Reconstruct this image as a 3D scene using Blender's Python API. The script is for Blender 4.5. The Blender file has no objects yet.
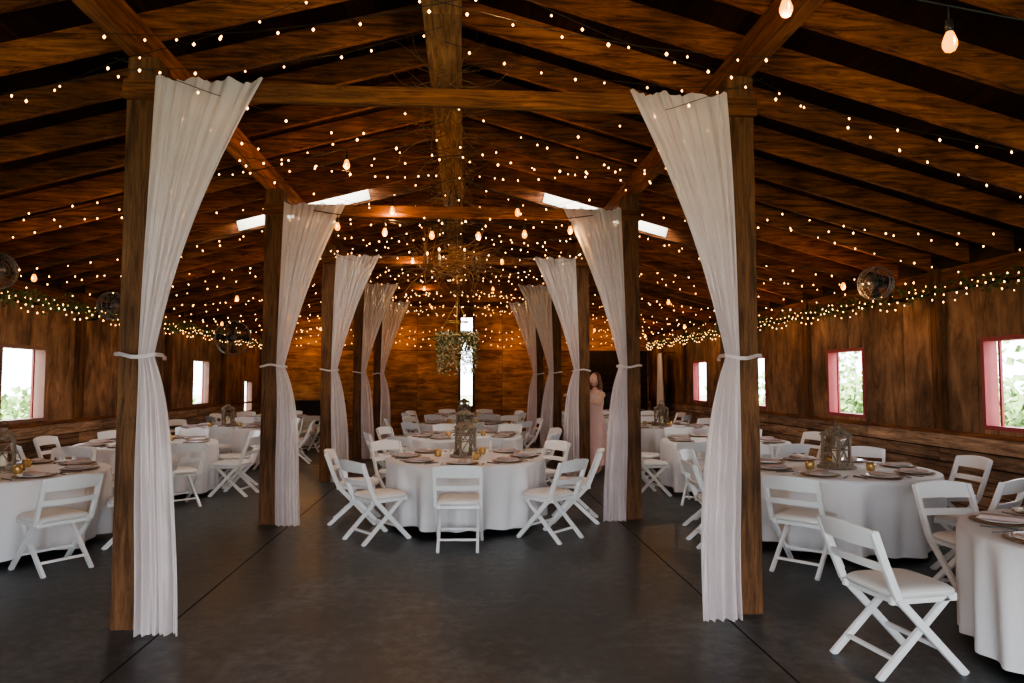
import bpy, bmesh, math, random
from mathutils import Vector, Matrix, noise
random.seed(7)
D=bpy.data; S=bpy.context.scene
R=math.radians
# ------------------------------------------------------------------ materials
def newmat(name):
    m=D.materials.new(name); m.use_nodes=True
    nt=m.node_tree; return m,nt,nt.nodes['Principled BSDF']
def plain(name,col,rough=.5,metal=0,var=.06,scale=8,spec=.5):
    m,nt,b=newmat(name)
    n=nt.nodes.new('ShaderNodeTexNoise'); n.inputs['Scale'].default_value=scale
    tc=nt.nodes.new('ShaderNodeTexCoord'); nt.links.new(tc.outputs['Object'],n.inputs['Vector'])
    r=nt.nodes.new('ShaderNodeValToRGB')
    r.color_ramp.elements[0].position=.3; r.color_ramp.elements[1].position=.7
    r.color_ramp.elements[0].color=tuple(max(0,c*(1-var)) for c in col)+(1,)
    r.color_ramp.elements[1].color=tuple(min(1,c*(1+var)) for c in col)+(1,)
    nt.links.new(n.outputs['Fac'],r.inputs['Fac']); nt.links.new(r.outputs['Color'],b.inputs['Base Color'])
    b.inputs['Roughness'].default_value=rough; b.inputs['Metallic'].default_value=metal
    b.inputs['Specular IOR Level'].default_value=spec
    return m
def wood(name,c0,c1,stretch=(1,1,12),rough=.7,scale=3,island=.35,bump=.2,blotch=.35):
    m,nt,b=newmat(name); N=nt.nodes; L=nt.links
    tc=N.new('ShaderNodeTexCoord'); mp=N.new('ShaderNodeMapping'); mp.inputs['Scale'].default_value=stretch
    g=N.new('ShaderNodeNewGeometry')
    L.new(tc.outputs['Object'],mp.inputs['Vector'])
    add=N.new('ShaderNodeVectorMath'); add.operation='ADD'
    mul=N.new('ShaderNodeMath'); mul.operation='MULTIPLY'; mul.inputs[1].default_value=37
    L.new(g.outputs['Random Per Island'],mul.inputs[0]); L.new(mp.outputs[0],add.inputs[0]); L.new(mul.outputs[0],add.inputs[1])
    n=N.new('ShaderNodeTexNoise'); n.inputs['Scale'].default_value=scale; n.inputs['Detail'].default_value=8; n.inputs['Roughness'].default_value=.7
    n.inputs['Distortion'].default_value=.8
    L.new(add.outputs[0],n.inputs['Vector'])
    r=N.new('ShaderNodeValToRGB'); r.color_ramp.elements[0].position=.38; r.color_ramp.elements[1].position=.64
    r.color_ramp.elements[0].color=c0+(1,); r.color_ramp.elements[1].color=c1+(1,)
    L.new(n.outputs['Fac'],r.inputs['Fac'])
    n2=N.new('ShaderNodeTexNoise'); n2.inputs['Scale'].default_value=1.7; n2.inputs['Detail'].default_value=5
    L.new(tc.outputs['Object'],n2.inputs['Vector'])
    mr2=N.new('ShaderNodeMapRange'); mr2.inputs['From Min'].default_value=.3; mr2.inputs['From Max'].default_value=.7
    mr2.inputs['To Min'].default_value=1-blotch; mr2.inputs['To Max'].default_value=1+blotch
    L.new(n2.outputs['Fac'],mr2.inputs['Value'])
    hsv=N.new('ShaderNodeHueSaturation'); L.new(r.outputs['Color'],hsv.inputs['Color'])
    mr=N.new('ShaderNodeMapRange'); mr.inputs['To Min'].default_value=1-island; mr.inputs['To Max'].default_value=1+island
    L.new(g.outputs['Random Per Island'],mr.inputs['Value'])
    mm=N.new('ShaderNodeMath'); mm.operation='MULTIPLY'; L.new(mr.outputs[0],mm.inputs[0]); L.new(mr2.outputs[0],mm.inputs[1])
    L.new(mm.outputs[0],hsv.inputs['Value'])
    L.new(hsv.outputs[0],b.inputs['Base Color'])
    b.inputs['Roughness'].default_value=rough; b.inputs['Specular IOR Level'].default_value=.25
    bp=N.new('ShaderNodeBump'); bp.inputs['Strength'].default_value=bump; bp.inputs['Distance'].default_value=.01
    L.new(n.outputs['Fac'],bp.inputs['Height']); L.new(bp.outputs[0],b.inputs['Normal'])
    return m
def emis(name,col,st,sampling=True,base=None):
    m,nt,b=newmat(name)
    b.inputs['Base Color'].default_value=(base or col)+(1,)
    b.inputs['Emission Color'].default_value=col+(1,); b.inputs['Emission Strength'].default_value=st
    try: m.cycles.emission_sampling='AUTO' if sampling else 'NONE'
    except Exception: pass
    return m
M_raf=wood('rafter_wood',(.065,.020,.0065),(.33,.115,.037),(1.2,14,14),scale=2,blotch=.5)
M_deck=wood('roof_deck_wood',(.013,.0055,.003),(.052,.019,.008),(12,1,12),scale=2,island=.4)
M_beamY=wood('long_beam_wood',(.085,.030,.010),(.32,.125,.042),(14,1,14),scale=2)
M_beamX=wood('tie_beam_wood',(.075,.027,.009),(.28,.11,.036),(1,14,14),scale=2)
M_post=wood('post_wood',(.055,.024,.010),(.20,.092,.038),(14,14,1),scale=2,island=.15)
M_ridge=wood('ridge_wood',(.12,.065,.028),(.42,.23,.10),(14,1,14),scale=2)
M_board=wood('wall_board_wood',(.14,.080,.050),(.46,.30,.195),(5,.7,9),scale=2.5,island=.35,bump=.4)
M_ply=wood('plywood',(.115,.060,.033),(.34,.19,.105),(3,3,.9),scale=1.6,island=.30,bump=.2,blotch=.5)
M_plyfar=wood('plywood_end',(.16,.065,.024),(.54,.25,.09),(.8,1,5),scale=1.8,island=.2,bump=.2)
M_white=plain('chair_resin_white',(.80,.80,.80),.35,var=.02)
M_pad=plain('chair_pad_vinyl',(.70,.68,.66),.45,var=.02)
M_brightener=plain('brightener_board_white',(.72,.68,.60),.6,var=.03)  # white of the boards added to catch light under the roof panels
M_black=plain('black_metal',(.02,.02,.022),.45)
M_steel=plain('fan_steel',(.20,.20,.21),.35,metal=.6)
M_gold=plain('brass',(.65,.42,.14),.3,metal=1)
M_wire=plain('wire',(.012,.014,.010),.6)
M_twig=plain('willow_twig',(.20,.11,.05),.8,var=.3)
M_leaf=plain('leaf_green',(.09,.13,.04),.6,var=.4)
M_leaf2=plain('shrub_green',(.15,.25,.065),.7,var=.5)
M_red=plain('red_paint',(.34,.06,.07),.6)
M_frame=plain('window_frame_wood',(.22,.11,.08),.6)
M_lant=wood('lantern_wood',(.12,.09,.065),(.34,.27,.20),(6,6,1),scale=4,island=.1)
M_candle=plain('candle_wax',(.85,.78,.62),.5)
M_plate=plain('plate_ceramic',(.75,.74,.72),.2)
M_charger=plain('charger_brown',(.22,.12,.06),.5,var=.3,scale=30)
M_nap=plain('napkin_taupe',(.48,.36,.33),.8)
M_amber=plain('votive_gold_glass',(.62,.42,.18),.2,metal=.6)
M_dark=wood('dark_cabinet_wood',(.012,.007,.005),(.04,.022,.014),(1,1,8),scale=3)
M_fairy=emis('fairy_bulb',(1,.54,.19),11,False)
M_edison=emis('edison_bulb_glow',(1,.36,.035),3.2,False)
M_fil=emis('edison_filament',(1,.60,.2),16,False)
M_skin=plain('skin',(.62,.36,.26),.5,var=.04)
M_hair=plain('auburn_hair',(.16,.06,.03),.5,var=.3,scale=40)
M_dress=plain('blush_dress_cloth',(.62,.40,.36),.8,var=.05)
M_eye=plain('eye_dark',(.03,.02,.02),.2)
M_lip=plain('lip',(.5,.15,.13),.4)
def cloth():
    m,nt,b=newmat('table_linen'); N=nt.nodes;L=nt.links
    b.inputs['Base Color'].default_value=(.70,.68,.69,1); b.inputs['Roughness'].default_value=.85
    b.inputs['Sheen Weight'].default_value=.15
    tc=N.new('ShaderNodeTexCoord'); n=N.new('ShaderNodeTexNoise'); n.inputs['Scale'].default_value=7; n.inputs['Detail'].default_value=4
    L.new(tc.outputs['Object'],n.inputs['Vector'])
    bp=N.new('ShaderNodeBump'); bp.inputs['Strength'].default_value=.35; bp.inputs['Distance'].default_value=.02
    L.new(n.outputs['Fac'],bp.inputs['Height']); L.new(bp.outputs[0],b.inputs['Normal'])
    return m
M_cloth=cloth()
def sheer():
    m,nt,b=newmat('sheer_voile'); N=nt.nodes;L=nt.links; out=N['Material Output']
    N.remove(b)
    d=N.new('ShaderNodeBsdfDiffuse'); d.inputs[0].default_value=(.94,.88,.89,1)
    t=N.new('ShaderNodeBsdfTranslucent'); t.inputs[0].default_value=(.94,.88,.89,1)
    tr=N.new('ShaderNodeBsdfTransparent')
    m1=N.new('ShaderNodeMixShader'); m1.inputs[0].default_value=.40
    L.new(d.outputs[0],m1.inputs[1]); L.new(t.outputs[0],m1.inputs[2])
    m2=N.new('ShaderNodeMixShader')
    w=N.new('ShaderNodeTexNoise'); w.inputs['Scale'].default_value=4
    tc=N.new('ShaderNodeTexCoord'); L.new(tc.outputs['Object'],w.inputs['Vector'])
    mr=N.new('ShaderNodeMapRange'); mr.inputs['To Min'].default_value=.16; mr.inputs['To Max'].default_value=.36
    L.new(w.outputs['Fac'],mr.inputs['Value']); L.new(mr.outputs[0],m2.inputs[0])
    L.new(m1.outputs[0],m2.inputs[1]); L.new(tr.outputs[0],m2.inputs[2]); L.new(m2.outputs[0],out.inputs[0])
    return m
M_sheer=sheer()
def polyc():
    m,nt,b=newmat('translucent_roof_panel'); N=nt.nodes;L=nt.links; out=N['Material Output']
    t=N.new('ShaderNodeBsdfTranslucent'); t.inputs[0].default_value=(.95,.93,.88,1)
    L.new(t.outputs[0],out.inputs[0]); N.remove(b); return m
M_poly=polyc()
def concrete():
    m,nt,b=newmat('concrete_floor'); N=nt.nodes;L=nt.links
    tc=N.new('ShaderNodeTexCoord')
    n1=N.new('ShaderNodeTexNoise'); n1.inputs['Scale'].default_value=.8; n1.inputs['Detail'].default_value=12; n1.inputs['Roughness'].default_value=.74; n1.inputs['Distortion'].default_value=.5
    n2=N.new('ShaderNodeTexNoise'); n2.inputs['Scale'].default_value=11; n2.inputs['Detail'].default_value=8; n2.inputs['Roughness'].default_value=.7
    L.new(tc.outputs['Object'],n1.inputs['Vector']); L.new(tc.outputs['Object'],n2.inputs['Vector'])
    mx=N.new('ShaderNodeMath'); mx.operation='MULTIPLY_ADD'; mx.inputs[1].default_value=.45
    L.new(n2.outputs['Fac'],mx.inputs[0]); L.new(n1.outputs['Fac'],mx.inputs[2])
    r=N.new('ShaderNodeValToRGB'); e=r.color_ramp.elements
    e[0].position=.56; e[0].color=(.017,.021,.023,1); e[1].position=.90; e[1].color=(.125,.138,.142,1)
    mid=r.color_ramp.elements.new(.72); mid.color=(.040,.047,.050,1)
    L.new(mx.outputs[0],r.inputs['Fac']); L.new(r.outputs['Color'],b.inputs['Base Color'])
    rr=N.new('ShaderNodeMapRange'); rr.inputs['From Min'].default_value=.35; rr.inputs['From Max'].default_value=.65; rr.inputs['To Min'].default_value=.30; rr.inputs['To Max'].default_value=.50
    L.new(n1.outputs['Fac'],rr.inputs['Value']); L.new(rr.outputs[0],b.inputs['Roughness'])
    b.inputs['Specular IOR Level'].default_value=.45
    bp=N.new('ShaderNodeBump'); bp.inputs['Strength'].default_value=.2; bp.inputs['Distance'].default_value=.005
    L.new(n2.outputs['Fac'],bp.inputs['Height']); L.new(bp.outputs[0],b.inputs['Normal'])
    return m
M_floor=concrete()
M_joint=plain('joint_groove',(.008,.008,.009),.9)
M_grass=plain('grass',(.25,.27,.20),.9,var=.3,scale=3)
# ------------------------------------------------------------------ mesh builder
class MB:
    def __init__(s): s.v=[];s.f=[];s.m=[];s.sm=[];s.mats=[]
    def mi(s,mat):
        if mat not in s.mats: s.mats.append(mat)
        return s.mats.index(mat)
    def add(s,vs,fs,mat,smooth=False):
        o=len(s.v); s.v+= [tuple(v) for v in vs]; k=s.mi(mat)
        for f in fs: s.f.append([i+o for i in f]); s.m.append(k); s.sm.append(smooth)
    def box(s,x0,x1,y0,y1,z0,z1,mat):
        vs=[(x,y,z) for x in(x0,x1) for y in(y0,y1) for z in(z0,z1)]
        s.add(vs,[(0,1,3,2),(4,6,7,5),(0,4,5,1),(2,3,7,6),(0,2,6,4),(1,5,7,3)],mat)
    def beam(s,p0,p1,w,h,mat,side=None):
        p0=Vector(p0);p1=Vector(p1);t=(p1-p0).normalized()
        a=Vector(side) if side else t.cross(Vector((0,0,1)))
        a=(a-t*a.dot(t)).normalized(); b=a.cross(t).normalized()
        vs=[]
        for p in(p0,p1):
            for i,j in((-1,-1),(1,-1),(1,1),(-1,1)): vs.append(p+a*(w/2*i)+b*(h/2*j))
        s.add(vs,[(3,2,1,0),(4,5,6,7),(0,1,5,4),(1,2,6,5),(2,3,7,6),(3,0,4,7)],mat)
    def tube(s,pts,r,mat,n=6,caps=True,closed=False):
        pts=[Vector(p) for p in pts]; m=len(pts)
        rr=r if isinstance(r,(list,tuple)) else [r]*m
        vs=[];ref=None
        for i,p in enumerate(pts):
            if closed: t=pts[(i+1)%m]-pts[i-1]
            else: t=pts[min(i+1,m-1)]-pts[max(i-1,0)]
            t.normalize()
            if ref is None: ref=Vector((0,0,1)) if abs(t.z)<.9 else Vector((1,0,0))
            a=(ref-t*ref.dot(t)); 
            if a.length<1e-4: a=t.orthogonal()
            a.normalize(); ref=a; b=t.cross(a)
            for k in range(n):
                an=2*math.pi*k/n; vs.append(p+(a*math.cos(an)+b*math.sin(an))*rr[i])
        fs=[]
        for i in range(m if closed else m-1):
            j=(i+1)%m
            for k in range(n): fs.append((i*n+k,i*n+(k+1)%n,j*n+(k+1)%n,j*n+k))
        if caps and not closed: fs.append(tuple(range(n))[::-1]); fs.append(tuple((m-1)*n+k for k in range(n)))
        s.add(vs,fs,mat,True)
    def lathe(s,prof,mat,n=24,c=(0,0,0),sx=1,sy=1,smooth=True):
        vs=[];fs=[]
        for r,z in prof:
            for k in range(n):
                a=2*math.pi*k/n; vs.append((c[0]+r*sx*math.cos(a),c[1]+r*sy*math.sin(a),c[2]+z))
        for i in range(len(prof)-1):
            for k in range(n): fs.append((i*n+k,i*n+(k+1)%n,(i+1)*n+(k+1)%n,(i+1)*n+k))
        fs.append(tuple(range(n))[::-1]); fs.append(tuple((len(prof)-1)*n+k for k in range(n)))
        s.add(vs,fs,mat,smooth)
    def octa(s,c,r,mat,st=1):
        x,y,z=c
        s.add([(x+r,y,z),(x-r,y,z),(x,y+r,z),(x,y-r,z),(x,y,z+r*st),(x,y,z-r*st)],
              [(0,2,4),(2,1,4),(1,3,4),(3,0,4),(2,0,5),(1,2,5),(3,1,5),(0,3,5)],mat,True)
    def ell(s,c,r,mat,n=12,m=8,fn=None):
        vs=[];fs=[]
        for i in range(m+1):
            ph=math.pi*i/m
            for k in range(n):
                a=2*math.pi*k/n
                p=Vector((math.sin(ph)*math.cos(a),math.sin(ph)*math.sin(a),math.cos(ph)))
                if fn: p=fn(p)
                vs.append((c[0]+p.x*r[0],c[1]+p.y*r[1],c[2]+p.z*r[2]))
        for i in range(m):
            for k in range(n): fs.append((i*n+k,(i+1)*n+k,(i+1)*n+(k+1)%n,i*n+(k+1)%n))
        s.add(vs,fs,mat,True)
    def leaf(s,c,L,mat):
        d=Vector((random.gauss(0,1),random.gauss(0,1),random.gauss(0,1))).normalized()
        e=d.orthogonal().normalized()*L*.3; c=Vector(c)
        s.add([c,c+d*L*.5+e,c+d*L,c+d*L*.5-e],[(0,1,2,3)],mat)
    def mesh(s,name,bev=0):
        me=D.meshes.new(name); me.from_pydata(s.v,[],s.f)
        for m in s.mats: me.materials.append(m)
        me.polygons.foreach_set('material_index',s.m); me.polygons.foreach_set('use_smooth',s.sm); me.update()
        if bev:
            bm=bmesh.new(); bm.from_mesh(me)
            bmesh.ops.bevel(bm,geom=[e for e in bm.edges if len(e.link_faces)==2 and e.calc_face_angle(0)>.6],offset=bev,segments=2,affect='EDGES',clamp_overlap=True)
            bm.to_mesh(me); bm.free()
        return me
    def obj(s,name,parent=None,bev=0): return put(s.mesh(name,bev),name,parent=parent)
def put(me,name,loc=(0,0,0),rz=0,sc=(1,1,1),parent=None):
    o=D.objects.new(name,me); S.collection.objects.link(o); o.location=loc; o.rotation_euler=(0,0,rz); o.scale=sc
    if parent: o.parent=parent
    return o
# ------------------------------------------------------------------ shell
W=5.6; Y0=-1.6; Y1=19.7; WH=2.88
SL=.27; RB=4.40            # rafter underside at ridge
def zr(x): return RB-SL*abs(x)
f=MB(); f.box(-W-.1,W+.1,Y0,Y1+.1,-.2,0,M_floor); f.obj('floor')
j=MB()
for x in(-1.72,1.78): j.box(x-.006,x+.006,Y0,Y1,0,.002,M_joint)
for y in(12.2,): j.box(-W,W,y-.004,y+.004,0,.0018,M_joint)
j.obj('trim_floor_joint')
g=MB(); g.box(-60,60,-40,80,-.4,-.21,M_grass); g.obj('grass_ground')
winR=[(5.95,6.87,1.08,2.05),(9.0,9.95,1.08,2.05),(12.05,12.95,1.08,2.05),(15.05,16.0,1.08,2.05)]
winL=[(8.8,9.75,1.05,2.05),(11.9,12.8,1.05,2.05),(14.8,15.75,1.05,2.05),(18.2,18.9,.75,1.6)]
def side_wall(sgn,wins,name):
    x=sgn*W; b=MB()
    def seg(xa,xb,y0,y1,z0,z1,mat):
        b.box(min(xa,xb),max(xa,xb),y0,y1,z0,z1,mat)
    ys=[Y0]+[v for w in wins for v in w[:2]]+[Y1]
    xo=x+sgn*.10
    for i in range(0,len(ys)-1):
        if i%2==0: seg(x,xo,ys[i],ys[i+1],-.2,WH+.18,M_dark)
        else:
            w=wins[i//2]; seg(x,xo,ys[i],ys[i+1],-.2,w[2],M_dark); seg(x,xo,ys[i],ys[i+1],w[3],WH+.18,M_dark)
    z=.01; k=0
    while z<1.0:
        h=.165
        y=Y0+ (k%2)*1.4
        cuts=[Y0]
        while y<Y1: 
            y+=3.05; cuts.append(min(y,Y1))
        for a,c in zip(cuts[:-1],cuts[1:]):
            parts=[(a,c)]
            for w in wins:
                if w[2]<z+h:
                    np=[]
                    for (p,q) in parts:
                        if w[0]>=q or w[1]<=p: np.append((p,q))
                        else:
                            if w[0]>p: np.append((p,w[0]))
                            if w[1]<q: np.append((w[1],q))
                    parts=np
            for (p,q) in parts:
                if q-p>.05: seg(x-sgn*(.024+.008*random.random()),x,p+.004,q-.004,z,z+h-.014-.006*random.random(),M_board)
        z+=h;k+=1
    y=Y0
    while y<Y1:
        y2=min(y+1.22,Y1)
        parts=[(y+.007,y2-.007,1.02,2.6)]
        for w in wins:
            np=[]
            for (p,q,a,c) in parts:
                if w[0]>=q or w[1]<=p: np.append((p,q,a,c)); continue
                if w[0]>p: np.append((p,w[0],a,c))
                if w[1]<q: np.append((w[1],q,a,c))
                m0=max(p,w[0]);m1=min(q,w[1])
                if w[3]<c: np.append((m0,m1,w[3],c))
                if w[2]>a: np.append((m0,m1,a,w[2]))
            parts=np
        for (p,q,a,c) in parts:
            if q-p>.02: seg(x-sgn*(.012+.004*random.random()),x,p,q,a,c,M_ply)
        y=y2
    b.obj(name)
    t=MB()
    for k in range(-2,6):
        y=4.49+3.03*k-.05
        if Y0<y<Y1: t.box(min(x,x-sgn*.09),max(x,x-sgn*.09),y-.08,y+.08,1.04,WH,M_post)
        y+=1.9
        if Y0<y<Y1 and all(not(w[0]-.1<y<w[1]+.1) for w in wins): t.box(min(x,x-sgn*.055),max(x,x-sgn*.055),y-.06,y+.06,1.04,2.62,M_post)
    t.box(min(x-sgn*.017,x-sgn*.06),max(x-sgn*.017,x-sgn*.06),Y0,Y1,2.62,2.86,M_beamY)
    t.box(min(x,x-sgn*.05),max(x,x-sgn*.05),Y0,Y1,.99,1.035,M_beamY)
    t.obj('trim_'+name.split('_')[1])
    for i,w in enumerate(wins):
        e=MB(); y0,y1,z0,z1=w; xa,xb=sorted((x-sgn*.03,x+sgn*.12)); mt=M_red if sgn>0 else M_frame; c=.045
        e.box(xa,xb,y0,y0+c,z0,z1,mt); e.box(xa,xb,y1-c,y1,z0,z1,mt); e.box(xa,xb,y0+c,y1-c,z0,z0+c,mt); e.box(xa,xb,y0+c,y1-c,z1-c,z1,mt)
        xm=x+sgn*.06; e.box(xm-.012,xm+.012,y1-.17,y1-.14,z0+c,z1-c,M_red)
        e.obj('window_%d'%(i+1 if sgn>0 else i+5))
        l=D.lights.new('window_portal','AREA'); l.shape='RECTANGLE'; l.size=z1-z0; l.size_y=y1-y0; l.cycles.is_portal=True
        o=D.objects.new('window_daylight_portal',l); S.collection.objects.link(o); o.location=(x+sgn*.13,(y0+y1)/2,(z0+z1)/2)
        o.rotation_euler=Vector((-sgn,0,0)).to_track_quat('-Z','Y').to_euler()
side_wall(1,winR,'wall_right'); side_wall(-1,winL,'wall_left')
def gable(b,x0,x1,z0,y0,y1,mat):
    zt0=zr(x0)+.2; zt1=zr(x1)+.2
    b.add([(x0,y0,z0),(x1,y0,z0),(x1,y0,zt1),(x0,y0,zt0),(x0,y1,z0),(x1,y1,z0),(x1,y1,zt1),(x0,y1,zt0)],
          [(0,1,2,3),(7,6,5,4),(0,4,5,1),(1,5,6,2),(2,6,7,3),(3,7,4,0)],mat)
b=MB(); sx0,sx1=.03,.36
xs=[-5.6,-4.88,-3.66,-2.44,-1.22,0,sx0]
for a,c in zip(xs[:-1],xs[1:]):
    if c-a>.1:
        b.box(a+.004,c-.004,Y1-.012-.004*random.random(),Y1,0,2.44,M_plyfar)
        gable(b,a+.004,c-.004,2.452,Y1-.012,Y1,M_plyfar)
    gable(b,a,c,-.2,Y1,Y1+.1,M_dark)
b.box(sx0,sx1,Y1,Y1+.1,-.2,.85,M_ply); gable(b,sx0,sx1,3.40,Y1,Y1+.1,M_ply)
xs=[sx1,1.22,2.44,3.66,4.88,5.6]
for a,c in zip(xs[:-1],xs[1:]):
    b.box(a+.004,c-.004,Y1-.012-.004*random.random(),Y1,0,2.44,M_plyfar)
    gable(b,a+.004,c-.004,2.452,Y1-.012,Y1,M_plyfar)
    gable(b,a,c,-.2,Y1,Y1+.1,M_dark)
b.obj('wall_back')
e=MB()
e.box(sx0-.07,sx0,Y1-.05,Y1+.1,.8,3.45,M_post); e.box(sx1,sx1+.07,Y1-.05,Y1+.1,.8,3.45,M_post)
e.box(sx0-.07,sx1+.07,Y1-.05,Y1+.1,3.4,3.47,M_beamX); e.box(sx0-.07,sx1+.07,Y1-.05,Y1+.1,.79,.86,M_beamX)
e.box(sx0,sx1,Y1+.02,Y1+.05,2.98,3.02,M_black); e.obj('window_9')
DW=3.4; DH=2.7
b=MB()
for s in(-1,1):
    gable(b,*sorted((s*DW,s*5.6)),-.2,Y0-.1,Y0,M_ply); gable(b,*sorted((0,s*DW)),DH,Y0-.1,Y0,M_ply)
b.obj('wall_front')
l=D.lights.new('door_portal','AREA'); l.shape='RECTANGLE'; l.size=2*DW; l.size_y=DH; l.cycles.is_portal=True
o=D.objects.new('door_daylight_portal',l); S.collection.objects.link(o); o.location=(0,Y0-.12,DH/2); o.rotation_euler=(R(90),0,0)
# roof
SKA,SKB=1.2,3.0
rs=.61; raf=[Y0+.1+rs*k for k in range(int((Y1-Y0)/rs)+1)]
sk=min(range(len(raf)),key=lambda i:abs(raf[i]-9.1)); ys0,ys1=raf[sk]+.025,raf[sk+1]-.025
b=MB()
for y in raf:
    for s in(-1,1):
        xe=6.0; z0=zr(0)+.095; z1=zr(xe)+.095
        b.beam((0,y,z0),(s*xe,y,z1),.05,.19,M_raf,side=(0,1,0))
b.obj('ceiling_rafters')
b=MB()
for s in(-1,1):   # pale boards added on the rafter faces to brighten the two roof-light bays
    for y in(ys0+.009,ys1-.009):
        b.beam((s*(SKA+.02),y,zr(SKA+.02)+.11),(s*(SKB-.02),y,zr(SKB-.02)+.11),.014,.16,M_brightener,side=(0,1,0))
b.obj('trim_rooflight_brightener')
b=MB()
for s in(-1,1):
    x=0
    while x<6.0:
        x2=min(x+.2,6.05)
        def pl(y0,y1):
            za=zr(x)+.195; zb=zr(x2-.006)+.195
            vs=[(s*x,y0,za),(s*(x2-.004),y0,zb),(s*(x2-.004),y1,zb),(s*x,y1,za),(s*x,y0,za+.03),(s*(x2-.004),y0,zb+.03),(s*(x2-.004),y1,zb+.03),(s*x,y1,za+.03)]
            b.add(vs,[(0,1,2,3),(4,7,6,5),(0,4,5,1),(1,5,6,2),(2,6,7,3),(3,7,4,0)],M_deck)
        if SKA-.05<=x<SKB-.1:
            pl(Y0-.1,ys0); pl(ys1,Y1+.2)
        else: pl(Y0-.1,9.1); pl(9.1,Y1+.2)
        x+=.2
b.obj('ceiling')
b=MB()
M_tin=plain('roof_tin',(.2,.2,.2),.5)
for s in(-1,1):
    def q(xa,xb,y0,y1,mat,dz):
        vs=[(s*xa,y0,zr(xa)+dz),(s*xb,y0,zr(xb)+dz),(s*xb,y1,zr(xb)+dz),(s*xa,y1,zr(xa)+dz)]
        b.add(vs,[(0,1,2,3)],mat)
    q(0,6.1,Y0-.2,ys0,M_tin,.24);q(0,6.1,ys1,Y1+.3,M_tin,.24);q(0,SKA,ys0,ys1,M_tin,.24);q(SKB,6.1,ys0,ys1,M_tin,.24)
    q(SKA,SKB,ys0,ys1,M_poly,.245)
b.obj('ceiling_roof_sheet')
PY=[4.49+3.03*k for k in range(-1,5)]
b=MB()
for s in(-1,1):
    zt=zr(1.95); 
    for k in range(-2,5):
        y0=4.49+3.03*k; y1=y0+3.03
        y0=max(y0,Y0); y1=min(y1,Y1)
        b.box(s*1.99-.055,s*1.99+.055,y0+.002,y1-.002,zt-.21,zt-.01,M_beamY)
for k in range(-2,5):
    y0=max(4.49+3.03*k,Y0); y1=min(4.49+3.03*(k+1),Y1)
    b.box(-.19,.07,y0+.002,y1-.002,4.06,4.37,M_ridge)
b.obj('ceiling_long_beams')
pm=MB(); pm.box(-.095,.095,-.095,.095,0,3.66,M_post); pme=pm.mesh('timber_post',.008)
for y in PY:
    for s in(-1,1): put(pme,'timber_post',(s*1.95,y,0))
tm=MB(); tm.box(-2.05,2.05,-.14,-.098,3.37,3.49,M_beamX); tme=tm.mesh('tie_beam',.004)
for y in PY: put(tme,'tie_beam',(0,y,0))
# ------------------------------------------------------------------ curtains
def curtain(seed):
    rnd=random.Random(seed); c=MB(); NU=120; NV=80; ph=[rnd.random()*6.28 for _ in range(8)]
    vs=[]
    zt,zk=3.50,1.75
    def prof(u,t):
        uu=u+.045*math.sin(u*7+ph[0])+.02*math.sin(u*17+ph[1])
        a=math.sin(uu*2*math.pi*4.2+ph[2]+.6*math.sin(t*2.2+ph[6]))
        b_=math.sin(uu*2*math.pi*9.3+ph[3]+.8*math.sin(t*3+ph[7]))
        c_=math.sin(uu*2*math.pi*15.7+ph[4])
        return a,b_,c_
    for i in range(NV+1):
        v=i/NV; z=zt+(0.012-zt)*v
        for k in range(NU+1):
            u=k/NU
            if z>zk:
                t=(zt-z)/(zt-zk)
                wdt=.56*(1-t)**(1.05)+.09; xo=1.82+.055*t
                a,b_,c_=prof(u,z)
                yy=(.018*a*(.3+t)+.014*b_*(1-.3*t)+.005*c_)*(1-.15*t)
                yy-=.05*math.sin(math.pi*t)*(.4+.6*u)
                x=xo-u*wdt + .035*math.sin(math.pi*t)*u
                zz=z-.035*abs(math.sin(u*math.pi*3.2+ph[5]))*(1-t)**6 
            else:
                t=(zk-z)/zk; q=1-math.exp(-t*4); wdt=.09+.17*q; xo=1.875-.02*q
                a,b_,c_=prof(u,z)
                yy=(.020*a+.014*b_+.004*c_)*(.6+.7*q)-.01*q
                x=xo-u*wdt+.012*math.sin(z*3+ph[4])*q
                zz=z
            vs.append((x,-.19+yy,zz))
    fs=[(i*(NU+1)+k,i*(NU+1)+k+1,(i+1)*(NU+1)+k+1,(i+1)*(NU+1)+k) for i in range(NV) for k in range(NU)]
    c.add(vs,fs,M_sheer,True)
    pts=[(1.77,-.235),(1.90,-.245),(2.055,-.12),(2.06,.11),(1.84,.11),(1.775,-.10)]
    n=len(pts); bv=[];zb=1.75
    sm=[]
    for i in range(n):
        a=Vector(pts[i]);b_=Vector(pts[(i+1)%n])
        for t in(0,.33,.66): sm.append(a.lerp(b_,t))
    for z,o in((zb-.012,0),(zb,.004),(zb+.012,0)):
        for p in sm:
            cc=Vector((1.91,-.07)); dd=(p-cc).normalized()*o; bv.append((p.x+dd.x,p.y+dd.y,z+.012*math.sin(p.x*20+ph[2])))
    n=len(sm)
    c.add(bv,[(r*n+k,r*n+(k+1)%n,(r+1)*n+(k+1)%n,(r+1)*n+k) for r in range(2) for k in range(n)],M_sheer,True)
    return c.mesh('sheer_curtain')
cms=[curtain(1),curtain(5),curtain(9)]
for i,y in enumerate(PY[1:]):
    put(cms[i%3],'sheer_curtain',(0,y,0)); o=put(cms[(i+1)%3],'sheer_curtain',(0,y,0),sc=(-1,1,1))
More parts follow.
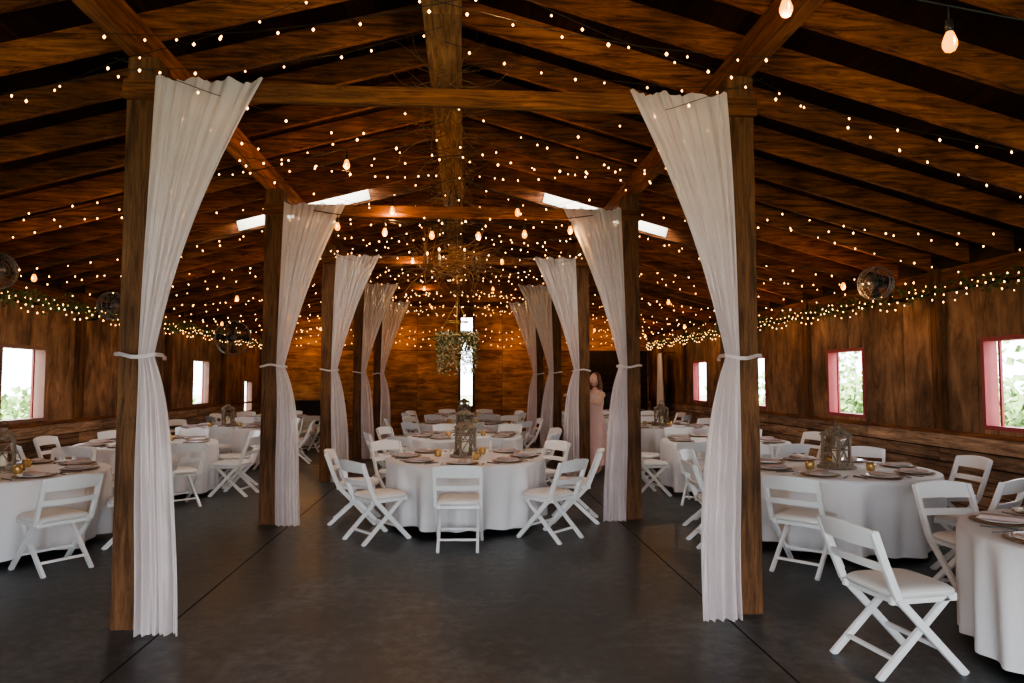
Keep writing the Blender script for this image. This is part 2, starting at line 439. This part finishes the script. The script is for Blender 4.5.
# ------------------------------------------------------------------ chair
c=MB()
for s in(-1,1):
    x=s*.205
    path=[(-.30,.83),(-.235,.64),(-.165,.45),(.06,.19),(.225,0)]
    for (a,b_) in zip(path[:-1],path[1:]): c.beam((x,a[0],a[1]),(x,b_[0],b_[1]),.028,.042,M_white,side=(1,0,0))
    xi=s*.175
    c.beam((xi,.16,.435),(xi,-.27,0.0),.026,.038,M_white,side=(1,0,0))
    c.beam((xi,-.19,.435),(xi,.21,.435),.026,.045,M_white,side=(1,0,0))
def slat(zc,h,yc,dep,arch):
    n=12; vs=[]
    lean=.36
    for i in range(n+1):
        u=-1+2*i/n; x=u*.222; y=yc-dep*(1-u*u); top=h/2+arch*(1-u*u)
        for (dy,dz) in((-.011,-h/2),(.011,-h/2),(.011,top),(-.011,top)):
            vs.append((x,y+dy-dz*lean,zc+dz))
    fs=[(i*4+k,i*4+(k+1)%4,(i+1)*4+(k+1)%4,(i+1)*4+k) for i in range(n) for k in range(4)]+[(3,2,1,0),(n*4,n*4+1,n*4+2,n*4+3)]
    c.add(vs,fs,M_white)
slat(.785,.10,-.285,.03,.02); slat(.63,.05,-.232,.025,.0)
c.beam((-.175,-.175,.107),(.175,-.175,.107),.03,.02,M_white); c.beam((-.205,.10,.148),(.205,.10,.148),.03,.022,M_white)
c.beam((-.205,-.15,.425),(.205,-.15,.425),.03,.03,M_white)
sv=[];prof=[(-.0,.447),(.012,.447),(.012,.475),(-.012,.495),(-.05,.502)]
n=32
for o_,z in prof:
    for k in range(n):
        a=2*math.pi*k/n; ca,sa=math.cos(a),math.sin(a); e_=.35
        x=(.19+o_)*abs(ca)**e_*(1 if ca>0 else -1); y=(.195+o_)*abs(sa)**e_*(1 if sa>0 else -1)
        sv.append((x,y+.02,z))
c.add(sv,[(r*n+k,r*n+(k+1)%n,(r+1)*n+(k+1)%n,(r+1)*n+k) for r in range(len(prof)-1) for k in range(n)]+[tuple(range(n))[::-1],tuple(range(4*n,5*n))],M_pad,True)
chair=c.mesh('folding_chair',.003)
# ------------------------------------------------------------------ table
RT=.86
def table_mesh(seed):
    rnd=random.Random(seed); t=MB(); n=260; rows=18; vs=[(0,0,.765)]
    ph=[rnd.random()*6.28 for _ in range(6)]
    def fold(a):
        f1=math.sin(9*a+ph[0]+1.2*math.sin(2*a+ph[3])); f2=math.sin(19*a+ph[1]+1.1*math.sin(3*a+ph[4])); f3=math.sin(31*a+ph[2])
        return .6*(abs(f1)**.8*(1 if f1>0 else -1))+.42*f2+.15*f3
    for r in(.3,.6,.8,.845):
        for k in range(n): a=2*math.pi*k/n; vs.append((r*math.cos(a),r*math.sin(a),.765))
    for i in range(rows+1):
        q=i/rows; z=.757-q*(.757-.07)
        for k in range(n):
            a=2*math.pi*k/n; fo=fold(a)
            r=RT-.03*q+.075*fo*q**.6
            zz=z+ (.015*math.sin(8*a+ph[5])*q)
            vs.append((r*math.cos(a),r*math.sin(a),zz))
    fs=[(0,1+k,1+(k+1)%n) for k in range(n)]
    for r in range(4+rows):
        for k in range(n): fs.append((1+r*n+k,1+(r+1)*n+k,1+(r+1)*n+(k+1)%n,1+r*n+(k+1)%n))
    t.add(vs,fs,M_cloth,True)
    t.lathe([(.84,.735),(.84,.758)],M_frame,48)
    for s in(-1,1):
        for q in(-1,1): t.tube([(s*.45,q*.35,.74),(s*.45,q*.35,0)],.015,M_black,8)
        t.tube([(s*.45,-.35,.15),(s*.45,.35,.15)],.012,M_black,8)
    return t.mesh('round_banquet_table')
tms=[table_mesh(3),table_mesh(4),table_mesh(8)]
p=MB()
p.lathe([(.05,0),(.145,.002),(.165,.010),(.163,.013),(.12,.006)],M_charger,28)
p.lathe([(.05,.008),(.09,.009),(.128,.019),(.126,.022),(.085,.013)],M_plate,28)
p.box(-.045,.045,-.115,.115,.020,.030,M_nap); p.box(-.040,.042,-.105,.11,.031,.039,M_nap)
p.tube([(-.205,-.09,.003),(-.205,.03,.003),(-.205,.085,.004)],[.004,.004,.008],M_steel,6); p.tube([(.205,-.09,.003),(.205,.0,.003),(.205,.085,.004)],[.004,.006,.005],M_steel,6)
setting=p.mesh('place_setting')
l_=MB()
l_.box(-.115,.115,-.115,.115,0,.03,M_lant); l_.box(-.105,.105,-.105,.105,.285,.305,M_lant)
for s in(-1,1):
    for q in(-1,1): l_.box(s*.09-.012,s*.09+.012,q*.09-.012,q*.09+.012,.03,.285,M_lant)
    for ax in(0,1):
        def bb(u0,z0,u1,z1):
            A=(u0,s*.09,z0);B=(u1,s*.09,z1)
            if ax: A=(A[1],A[0],A[2]);B=(B[1],B[0],B[2])
            l_.beam(A,B,.008,.01,M_lant)
        bb(-.08,.035,.08,.28); bb(.08,.035,-.08,.28); bb(-.08,.157,.08,.157)
l_.add([(-.12,-.12,.305),(.12,-.12,.305),(.12,.12,.305),(-.12,.12,.305),(-.045,-.045,.365),(.045,-.045,.365),(.045,.045,.365),(-.045,.045,.365)],[(0,3,2,1),(0,1,5,4),(1,2,6,5),(2,3,7,6),(3,0,4,7),(4,5,6,7)],M_lant)
l_.box(-.035,.035,-.035,.035,.365,.39,M_lant)
l_.tube([(.035*math.cos(a),0,.42+.035*math.sin(a)) for a in [k*math.pi/8 for k in range(16)]],.004,M_black,6,closed=True)
l_.lathe([(.038,.03),(.038,.16),(.01,.165)],M_candle,20); l_.tube([(0,0,.16),(0,0,.178)],.002,M_black,5)
lant=l_.mesh('candle_lantern')
wsl=MB(); wsl.lathe([(.17,0),(.175,.008),(.17,.02)],M_lant,28); wslm=wsl.mesh('wood_slice')
vo=MB(); vo.lathe([(.028,0),(.036,.01),(.040,.045),(.036,.075),(.033,.075),(.036,.045),(.03,.015)],M_amber,18); vo.lathe([(.026,.012),(.026,.04)],M_candle,14); vom=vo.mesh('votive_candle')
XC,XL,XR=.12,-4.10,3.70
tabs=[(XC,7.5,-3,1),(XC,10.35,12,1),(XC,13.35,5,1),(XC,16.3,20,1),
      (XL,6.6,8,1),(XL,9.5,-4,0),(XL-.03,12.7,10,1),(XL,15.7,0,0),
      (3.71,3.40,2,0),(3.63,6.30,4,1),(XR,9.28,10,0),(XR,12.28,-6,1),(XR,15.3,8,0)]
for i,(x,y,rot,lan) in enumerate(tabs):
    put(tms[i%3],'round_banquet_table',(x,y,0),R(37*i))
    for k in range(8):
        a=R(-90+45*k+rot)
        put(setting,'place_setting',(x+.64*math.cos(a),y+.64*math.sin(a),.768),a+math.pi/2)
        if (x,y)==(3.71,3.40) and k in(0,1,7,6,5): continue
        rr=1.15+random.uniform(-.02,.05); aa=a+random.uniform(-.05,.05)
        tw=random.uniform(-.12,.12)
        if k==0 and x==XC: aa=a;tw=0;rr=1.12
        if (x,y)==(3.63,6.30) and k==1: aa=R(-64)
        if (x,y)==(3.63,6.30) and k==0: aa=R(-131); 
        if (x,y)==(3.63,6.30) and k==7: continue
        cx,cy=x+rr*math.cos(aa),y+rr*math.sin(aa)
        if cx<-5.15: cx=-5.15
        put(chair,'folding_chair',(cx,cy,0),aa+math.pi/2+tw)
    if lan:
        put(wslm,'wood_slice',(x,y,.768)); put(lant,'candle_lantern',(x,y,.789),R(rot+20),(.92,.92,.96))
    for k in range(3):
        a=R(60+120*k+rot*3); put(vom,'votive_candle',(x+.30*math.cos(a),y+.30*math.sin(a),.768))
put(chair,'folding_chair',(2.44,3.62,0),R(-90+8))
# ------------------------------------------------------------------ fairy lights
w=MB()
def string(p0,p1,sag,sp=.26,r=.0072,wr=.0026,bulb=M_fairy):
    p0=Vector(p0);p1=Vector(p1);L=(p1-p0).length;n=max(3,int(L/.5))
    pts=[p0.lerp(p1,i/n)-Vector((0,0,sag*4*(i/n)*(1-i/n))) for i in range(n+1)]
    w.tube(pts,wr,M_wire,3,False)
    m=int(L/sp)
    for i in range(m):
        t=(i+.5+random.uniform(-.25,.25))/m
        q=p0.lerp(p1,t)-Vector((0,0,sag*4*t*(1-t)+.015)); w.octa(q+Vector((0,0,random.uniform(-.012,.0))),r*random.uniform(.75,1.2)*(1+.025*q.y),bulb,1.3)
y=2.6
k=0
while y<18.8:
    for s in(-1,1):
        dy=1.3 if k%2 else -.9
        string((-.06,y+.1*s,4.0),(s*1.95,y+dy*.4,3.52),.10)
        string((s*1.95,y+dy*.4,3.52),(s*5.5,y+dy,2.78),.12)
        if k%2==0: string((s*1.95,y+1.2,3.50),(-s*1.95,y-.6,3.48),.25)
    y+=1.02; k+=1
for i,yy in enumerate(PY[1:]):
    for s in(-1,1):
        if yy+3<Y1: string((s*1.9,yy,3.4),(s*.2,yy+3,3.9),.2); string((s*5.4,yy,2.75),(s*1.95,yy+3,3.5),.15)
w.obj('fairy_lights')
w=MB()
for s in(-1,1):
    for rr_ in range(3):
        for k in range(16):
            y0=3.6+k*1.0
            if y0+1>Y1: break
            string((s*(5.46-.03*rr_),y0,2.72-.04*rr_),(s*(5.46-.03*rr_),y0+1.0,2.72-.04*rr_),.06+.05*rr_,sp=.15)
    for k in range(2600):
        yy=random.uniform(3.6,19.4); w.leaf((s*(5.44+random.uniform(-.07,.05)),yy,2.68-.08*abs(math.sin(yy*math.pi))+random.gauss(0,.05)),.055,M_leaf)
w.obj('greenery_light_garland')
w=MB()
for k in range(9):
    x0=-5.3+k*1.18
    for z in(2.75,2.95,3.15): string((x0,19.55,z),(x0+1.18,19.55,z-.05),.15,sp=.17)
w.obj('back_fairy_light_swag')
# ------------------------------------------------------------------ edison bulbs
w=MB(); bulbs=[]
def edison(p,drop=.12):
    x,y,z=p; zb=z-drop
    w.tube([(x,y,z),(x,y,zb+.02)],.004,M_wire,5); w.lathe([(.014,0),(.016,.02),(.014,.05),(.005,.055)],M_black,12,(x,y,zb-.01))
    w.lathe([(.004,-.096),(.019,-.088),(.028,-.068),(.028,-.052),(.017,-.02),(.011,-.008)],M_edison,14,(x,y,zb))
    w.octa((x,y-.024,zb-.058),.009,M_fil,2.2)
    bulbs.append((x,y,zb-.06))
def fest(p0,p1,sag,n,drop=.1):
    p0=Vector(p0);p1=Vector(p1); N=16
    w.tube([p0.lerp(p1,i/N)-Vector((0,0,sag*4*(i/N)*(1-i/N))) for i in range(N+1)],.005,M_wire,4,False)
    for i in range(n):
        t=(i+.5)/n; edison(p0.lerp(p1,t)-Vector((0,0,sag*4*t*(1-t))),drop)
fest((.065,3.375,4.0),(2.345,2.455,3.0),0,4)
w.tube([(2.345,2.455,3.0),(4,1.8,2.85),(5.5,1.2,2.8)],.005,M_wire,4,False)
fest((-.06,6.1,3.95),(-5.5,6.5,2.78),.10,3)
fest((-5.4,8.1,2.85),(0,7.2,3.75),.15,4); fest((0,7.2,3.75),(5.4,8.1,2.85),.15,4)
for yy in(11.0,14.1,17.2):
    fest((-5.4,yy,2.85),(0,yy-.8,3.75),.2,4); fest((0,yy-.8,3.75),(5.4,yy,2.85),.2,4)
fest((-1.5,7.3,3.40),(1.5,7.3,3.40),.12,6,.08)
w.obj('edison_string_lights')
for i,bp_ in enumerate(bulbs):
    if i%2==0:
        l=D.lights.new('edison_lamp','POINT'); l.color=(1,.50,.18); l.energy=12; l.shadow_soft_size=.035
        o=D.objects.new('edison_lamp',l); S.collection.objects.link(o); o.location=(bp_[0],bp_[1],bp_[2]-.09)
for x in(-4.2,-1.6,1.5,4.0):
    l=D.lights.new('swag_lamp','POINT'); l.color=(1,.52,.2); l.energy=15; l.shadow_soft_size=.05
    o=D.objects.new('swag_lamp',l); S.collection.objects.link(o); o.location=(x,18.9,2.75)
# ------------------------------------------------------------------ willow twigs
def twig(m,p,d,L,r,curl=.5):
    pts=[Vector(p)];d=Vector(d).normalized();n=int(L/.05)
    ax=Vector((random.gauss(0,1),random.gauss(0,1),random.gauss(0,1))).normalized()
    for i in range(n):
        d=(Matrix.Rotation(curl*random.uniform(.2,1)*.5,3,ax)@d+Vector((random.gauss(0,.12),random.gauss(0,.12),random.gauss(0,.1)))).normalized()
        if random.random()<.12: ax=-ax
        pts.append(pts[-1]+d*.05)
    m.tube(pts,[r*(1-.8*i/n) for i in range(n+1)],M_twig,4,False)
w=MB()
for k in range(330):
    y=random.uniform(5.3,12); twig(w,(-.06+random.uniform(-.15,.15),y,4.03+random.uniform(-.05,.15)),(random.gauss(0,.8),random.gauss(0,.8),random.gauss(-.2,.4)),random.uniform(.3,.7),.007)
w.obj('willow_branches')
w=MB(); cx,cy,cz=-.05,8.3,3.0
for k in range(110):
    a=random.random()*6.28; twig(w,(cx+.32*math.cos(a),cy+.32*math.sin(a),cz+random.gauss(0,.07)),(-math.sin(a),math.cos(a),random.gauss(0,.3)),random.uniform(.4,.8),.009,.5)
for k in range(3):
    a=k*2.1; w.tube([(cx+.3*math.cos(a),cy+.3*math.sin(a),cz),(cx,cy,4.05)],.004,M_wire,5)
for k in range(6):
    a=k*1.05; w.lathe([(.012,0),(.012,.09),(.004,.1)],M_candle,10,(cx+.3*math.cos(a),cy+.3*math.sin(a),cz+.02)); w.octa((cx+.3*math.cos(a),cy+.3*math.sin(a),cz+.14),.014,M_fairy,1.6)
w.obj('twig_chandelier')
w=MB(); cx,cy,cz=.0,9.9,2.24
w.tube([(cx+.27*math.cos(a),cy+.27*math.sin(a),cz) for a in [k*math.pi/16 for k in range(32)]],.012,M_gold,6,closed=True)
w.tube([(cx+.16*math.cos(a),cy+.16*math.sin(a),cz+.2) for a in [k*math.pi/12 for k in range(24)]],.009,M_gold,6,closed=True)
for k in range(4):
    a=k*math.pi/2; w.tube([(cx+.27*math.cos(a),cy+.27*math.sin(a),cz),(cx+.16*math.cos(a),cy+.16*math.sin(a),cz+.2),(cx,cy,cz+.5),(cx,cy,4.05)],.004,M_gold,5)
M_flower=plain('cream_flower',(.55,.42,.25),.7)
for k in range(2600):
    a=random.random()*6.28; rr_=.26+random.gauss(0,.025); dz=-random.uniform(0,.60)*(.6+.4*math.sin(7*a)); w.leaf((cx+rr_*math.cos(a),cy+rr_*math.sin(a),cz+dz+.04),.045,M_leaf if random.random()<.55 else M_flower)
for k in range(30):
    a=random.random()*6.28; twig(w,(cx+.27*math.cos(a),cy+.27*math.sin(a),cz),(random.gauss(0,.2),random.gauss(0,.2),-1),random.uniform(.2,.6),.004,.12)
w.obj('floral_hoop_chandelier')
# ------------------------------------------------------------------ wall fans
def fan(r):
    m=MB()
    for rr_,y in((1,0),(.97,.05),(.97,-.05),(.7,-.085),(.7,.085),(.4,-.10),(.4,.10)):
        m.tube([(r*rr_*math.cos(k*math.pi/16),y,r*rr_*math.sin(k*math.pi/16)) for k in range(32)],.007 if rr_>.9 else .003,M_steel,5,closed=True)
    for k in range(28):
        a=k*2*math.pi/28; c_,s_=math.cos(a),math.sin(a)
        m.tube([(r*q*c_,y,r*q*s_) for q,y in((.12,-.11),(.4,-.10),(.7,-.085),(.97,-.05),(1,0),(.97,.05),(.7,.085),(.4,.10),(.12,.11))],.0025,M_steel,3,False)
    m.tube([(0,-.12,0),(0,-.10,0)],r*.16,M_steel,16); m.tube([(0,.02,0),(0,.2,0)],r*.25,M_black,16); m.tube([(0,-.08,0),(0,.03,0)],r*.12,M_steel,12)
    for k in range(4):
        a=k*math.pi/2; vs=[]
        for q,wd in((.12,.10),(.45,.24),(.85,.30),(.9,.1)):
            for t in(-1,1):
                an=a+t*wd*.9; vs.append((r*q*math.cos(an),t*.03,r*q*math.sin(an)))
        m.add(vs,[(0,1,3,2),(2,3,5,4),(4,5,7,6)],M_black,True)
    m.tube([(0,.2,0),(0,.28,-.02),(0,.34,-.18)],.018,M_black,8); m.tube([(0,.34,-.18),(.05,.62,-.18)],.018,M_black,8)
    return m.mesh('wall_fan')
f1=fan(.20); f2=fan(.38)
for (me,x,y,z,rz) in((f1,-5.02,7.82,2.80,60),(f1,-5.02,10.3,2.68,60),(f2,-4.9,15.2,2.52,30),(f1,5.02,7.80,2.76,-60),(f1,5.05,12.6,2.62,-60)):
    put(me,'wall_fan',(x,y,z),R(rz))
# ------------------------------------------------------------------ back furniture
w=MB()
w.box(3.9,5.2,18.9,19.5,0,1.35,M_dark); w.box(3.87,5.23,18.87,19.52,1.35,1.39,M_dark); w.box(3.95,5.15,18.6,18.9,.62,.78,M_dark)
for x in(3.97,5.08): w.box(x,x+.05,18.62,18.68,0,.62,M_dark)
w.box(4.0,5.1,18.62,18.8,.781,.79,M_plate)
w.box(4.1,5.0,18.88,18.9,.9,1.25,M_black)
w.obj('upright_piano')
w=MB(); w.box(3.75,5.45,19.63,19.68,0,2.45,M_dark)
for x in(3.75,4.58,5.38): w.box(x,x+.07,19.6,19.63,0,2.45,M_dark)
for z in(.02,1.1,2.38): w.box(3.82,5.38,19.6,19.63,z,z+.07,M_dark)
w.obj('door_1')
w=MB(); w.box(-4.8,-3.2,18.9,19.4,.08,1.0,M_dark); w.box(-4.85,-3.15,18.85,19.45,1.0,1.04,M_dark)
for k in range(3): w.box(-4.75+.52*k,-4.27+.52*k,18.88,18.9,.14,.94,M_dark); w.octa((-4.33+.52*k,18.86,.55),.02,M_gold)
for x in(-4.75,-3.3):
    for y in(18.95,19.3): w.box(x,x+.06,y,y+.06,0,.08,M_dark)
w.obj('sideboard')
w=MB(); NU=50;NV=12;vs=[]
for i in range(NV+1):
    v=i/NV; z=2.3-1.55*v; wd=.34+.18*v
    for k in range(NU+1):
        u=k/NU; vs.append((5.30+.03*math.sin(u*40)+.12*(u-.5),17.8+(u-.5)*wd*2,z))
w.add(vs,[(i*(NU+1)+k,i*(NU+1)+k+1,(i+1)*(NU+1)+k+1,(i+1)*(NU+1)+k) for i in range(NV) for k in range(NU)],M_cloth,True)
w.tube([(5.33,17.3,2.31),(5.33,18.3,2.31)],.01,M_black,6); w.tube([(5.33,17.4,2.31),(5.58,17.4,2.31)],.008,M_black,6); w.tube([(5.33,18.2,2.31),(5.58,18.2,2.31)],.008,M_black,6)
w.obj('hanging_wall_curtain')
# ------------------------------------------------------------------ woman adjusting the curtain
root=D.objects.new('woman',None); S.collection.objects.link(root)
def skin(name,chains,mat):
    vs=[];es=[];rad=[];idx={}
    for ch in chains:
        prev=None
        for (nm,p_,r_) in ch:
            if nm in idx: i=idx[nm]
            else:
                i=len(vs); vs.append(p_); rad.append(r_); idx[nm]=i
            if prev is not None: es.append((prev,i))
            prev=i
    me=D.meshes.new(name); me.from_pydata(vs,es,[]); me.materials.append(mat)
    o=put(me,name,parent=root); md=o.modifiers.new('skin','SKIN'); md.use_smooth_shade=True
    for i,r_ in enumerate(rad):
        v=me.skin_vertices[0].data[i]; v.radius=(r_ if isinstance(r_,tuple) else (r_,r_)); v.use_root=(i==0)
    ss=o.modifiers.new('sub','SUBSURF'); ss.levels=2; ss.render_levels=2
    return o
body=[[('pel',(0,0,.93),(.15,.11)),('wa',(0,-.005,1.10),(.115,.085)),('ch',(0,0,1.27),(.14,.10)),('ne',(0,0.005,1.41),(.055,.055)),('nk',(0,-.015,1.50),(.048,.048))],
 [('ch',None,0),('sl',(-.16,0,1.375),.055),('el',(-.22,-.26,1.24),.040),('wl',(-.12,-.49,1.36),.027)],
 [('ch',None,0),('sr',(.16,0,1.375),.055),('er',(.23,-.25,1.22),.040),('wr',(.13,-.48,1.30),.027)],
 [('pel',None,0),('hl',(-.09,0,.86),.095),('kl',(-.095,-.02,.48),.06),('al',(-.10,.01,.09),.038),('tl',(-.11,-.13,.03),(.035,.025))],
 [('pel',None,0),('hr',(.09,0,.86),.095),('kr',(.10,-.04,.48),.06),('ar',(.11,-.03,.09),.038),('tr',(.12,-.17,.03),(.035,.025))]]
body=[[(n_,p_ or (0,0,0),r_) for (n_,p_,r_) in ch] for ch in body]
skin('body',body,M_skin)
h=MB()
for s,wx,wy,wz in((-1,-.12,-.49,1.36),(1,.13,-.48,1.30)):
    h.ell((wx,wy-.045,wz+.01),(.036,.05,.018),M_skin)
    for q in range(4):
        L_=[.062,.072,.068,.055][q]; x=wx-.028+.0185*q
        h.tube([(x,wy-.07,wz+.012),(x,wy-.085-L_*.45,wz+.014),(x-s*.008,wy-.09-L_*.8,wz-.004),(x-s*.012,wy-.085-L_*.9,wz-.026)],[.009,.0085,.0078,.006],M_skin,8)
    h.tube([(wx-s*.025,wy-.03,wz),(wx-s*.05,wy-.055,wz-.008),(wx-s*.055,wy-.085,wz-.016)],[.012,.010,.007],M_skin,8)
h.obj('hands',parent=root)
h=MB()
def hf(p):
    p=p.copy()
    if p.z<0: p.x*=1+.25*p.z; p.y*=1+.12*p.z
    return p
hc=(0,-.03,1.60)
h.ell(hc,(.073,.09,.112),M_skin,24,16,hf)
h.ell((0,-.122,1.59),(.010,.016,.020),M_skin)
for s in(-1,1):
    h.ell((s*.029,-.107,1.605),(.011,.008,.006),M_eye); h.ell((s*.074,-.02,1.595),(.008,.016,.026),M_skin)
h.ell((0,-.111,1.545),(.021,.008,.007),M_lip)
h.obj('head',parent=root)
h=MB()
h.ell((0,.0,1.635),(.084,.098,.098),M_hair,20,12,lambda p: Vector((p.x,p.y*(1 if p.y>0 else .72),p.z*(1 if p.z>0 else .7))))
h.ell((0,.065,1.50),(.085,.05,.17),M_hair,20,12)
for s in(-1,1): h.tube([(s*.07,-.03,1.64),(s*.085,.0,1.56),(s*.09,.03,1.45),(s*.07,.05,1.36)],[.02,.028,.026,.01],M_hair,8)
h.obj('hair',parent=root)
h=MB(); vs=[];n=48
prof=[(.115,.095,1.375),(.150,.118,1.30),(.152,.125,1.24),(.135,.105,1.15),(.125,.098,1.08),(.155,.125,.97),(.175,.14,.88),(.19,.16,.6),(.215,.18,.35),(.24,.20,.16)]
for (a_,b_,z) in prof:
    for k in range(n):
        t=2*math.pi*k/n; q=1+ (max(0,.9-z)*.09)*math.sin(9*t)
        vs.append((a_*q*math.cos(t),b_*q*math.sin(t)-.005,z))
h.add(vs,[(r_*n+k,r_*n+(k+1)%n,(r_+1)*n+(k+1)%n,(r_+1)*n+k) for r_ in range(len(prof)-1) for k in range(n)],M_dress,True)
for s in(-1,1): h.tube([(s*.085,-.085,1.36),(s*.095,-.03,1.43),(s*.095,.04,1.425),(s*.085,.085,1.36)],.013,M_dress,6)
h.obj('dress',parent=root)
root.location=(2.28,11.20,0); root.rotation_euler=(0,0,R(-50))
# ------------------------------------------------------------------ shrubs outside
w=MB()
for k in range(10000):
    y=random.uniform(3,24); hgt=2.0+.7*math.sin(y*1.3)+.5*math.sin(y*2.9)
    w.leaf((11+random.gauss(0,.6),y,-.2+random.random()*hgt),.28,M_leaf2)
w.obj('outdoor_hedge')
w=MB()
for k in range(4000):
    y=random.uniform(6,30); hgt=1.2+.5*math.sin(y*.8)
    w.leaf((-12+random.gauss(0,.6),y,-.2+random.random()*hgt),.26,M_leaf2)
w.obj('outdoor_hedge')
# ------------------------------------------------------------------ settle heights: eye height 1.52 m, floor-standing pieces proportionate
EH=.08
def g(z): return z if z<=0 else (z*(.765-EH)/.765 if z<.765 else z-EH)
done=set()
for o in list(S.objects):
    if o.type=='MESH' and o.name.split('.')[0] not in('grass_ground','outdoor_hedge'):
        if abs(o.location.z)<1e-6:
            if o.data.name in done: continue
            done.add(o.data.name)
            for v in o.data.vertices: v.co.z=g(v.co.z)
        else: o.location.z-=EH
    elif o.type=='LIGHT': o.location.z-=EH
# ------------------------------------------------------------------ sun / world / camera
sl=D.lights.new('sun','SUN'); sl.energy=30; sl.angle=R(3); sl.color=(1,.96,.9)
so=D.objects.new('sun',sl); S.collection.objects.link(so); so.rotation_euler=(R(14),R(2),0)
wd=D.worlds.new('World'); S.world=wd; wd.use_nodes=True; bg=wd.node_tree.nodes['Background']
bg.inputs[0].default_value=(.88,.94,1.0,1); bg.inputs[1].default_value=9.0
cam=D.cameras.new('Camera'); co=D.objects.new('Camera',cam); S.collection.objects.link(co); S.camera=co
cam.lens=24; cam.sensor_width=36; cam.clip_end=200
co.location=(.09,0,1.6-EH); co.rotation_euler=(R(90+3.23),0,R(-4.1))
S.view_settings.view_transform='AgX'
try: S.view_settings.look='AgX - Medium High Contrast'
except Exception: pass
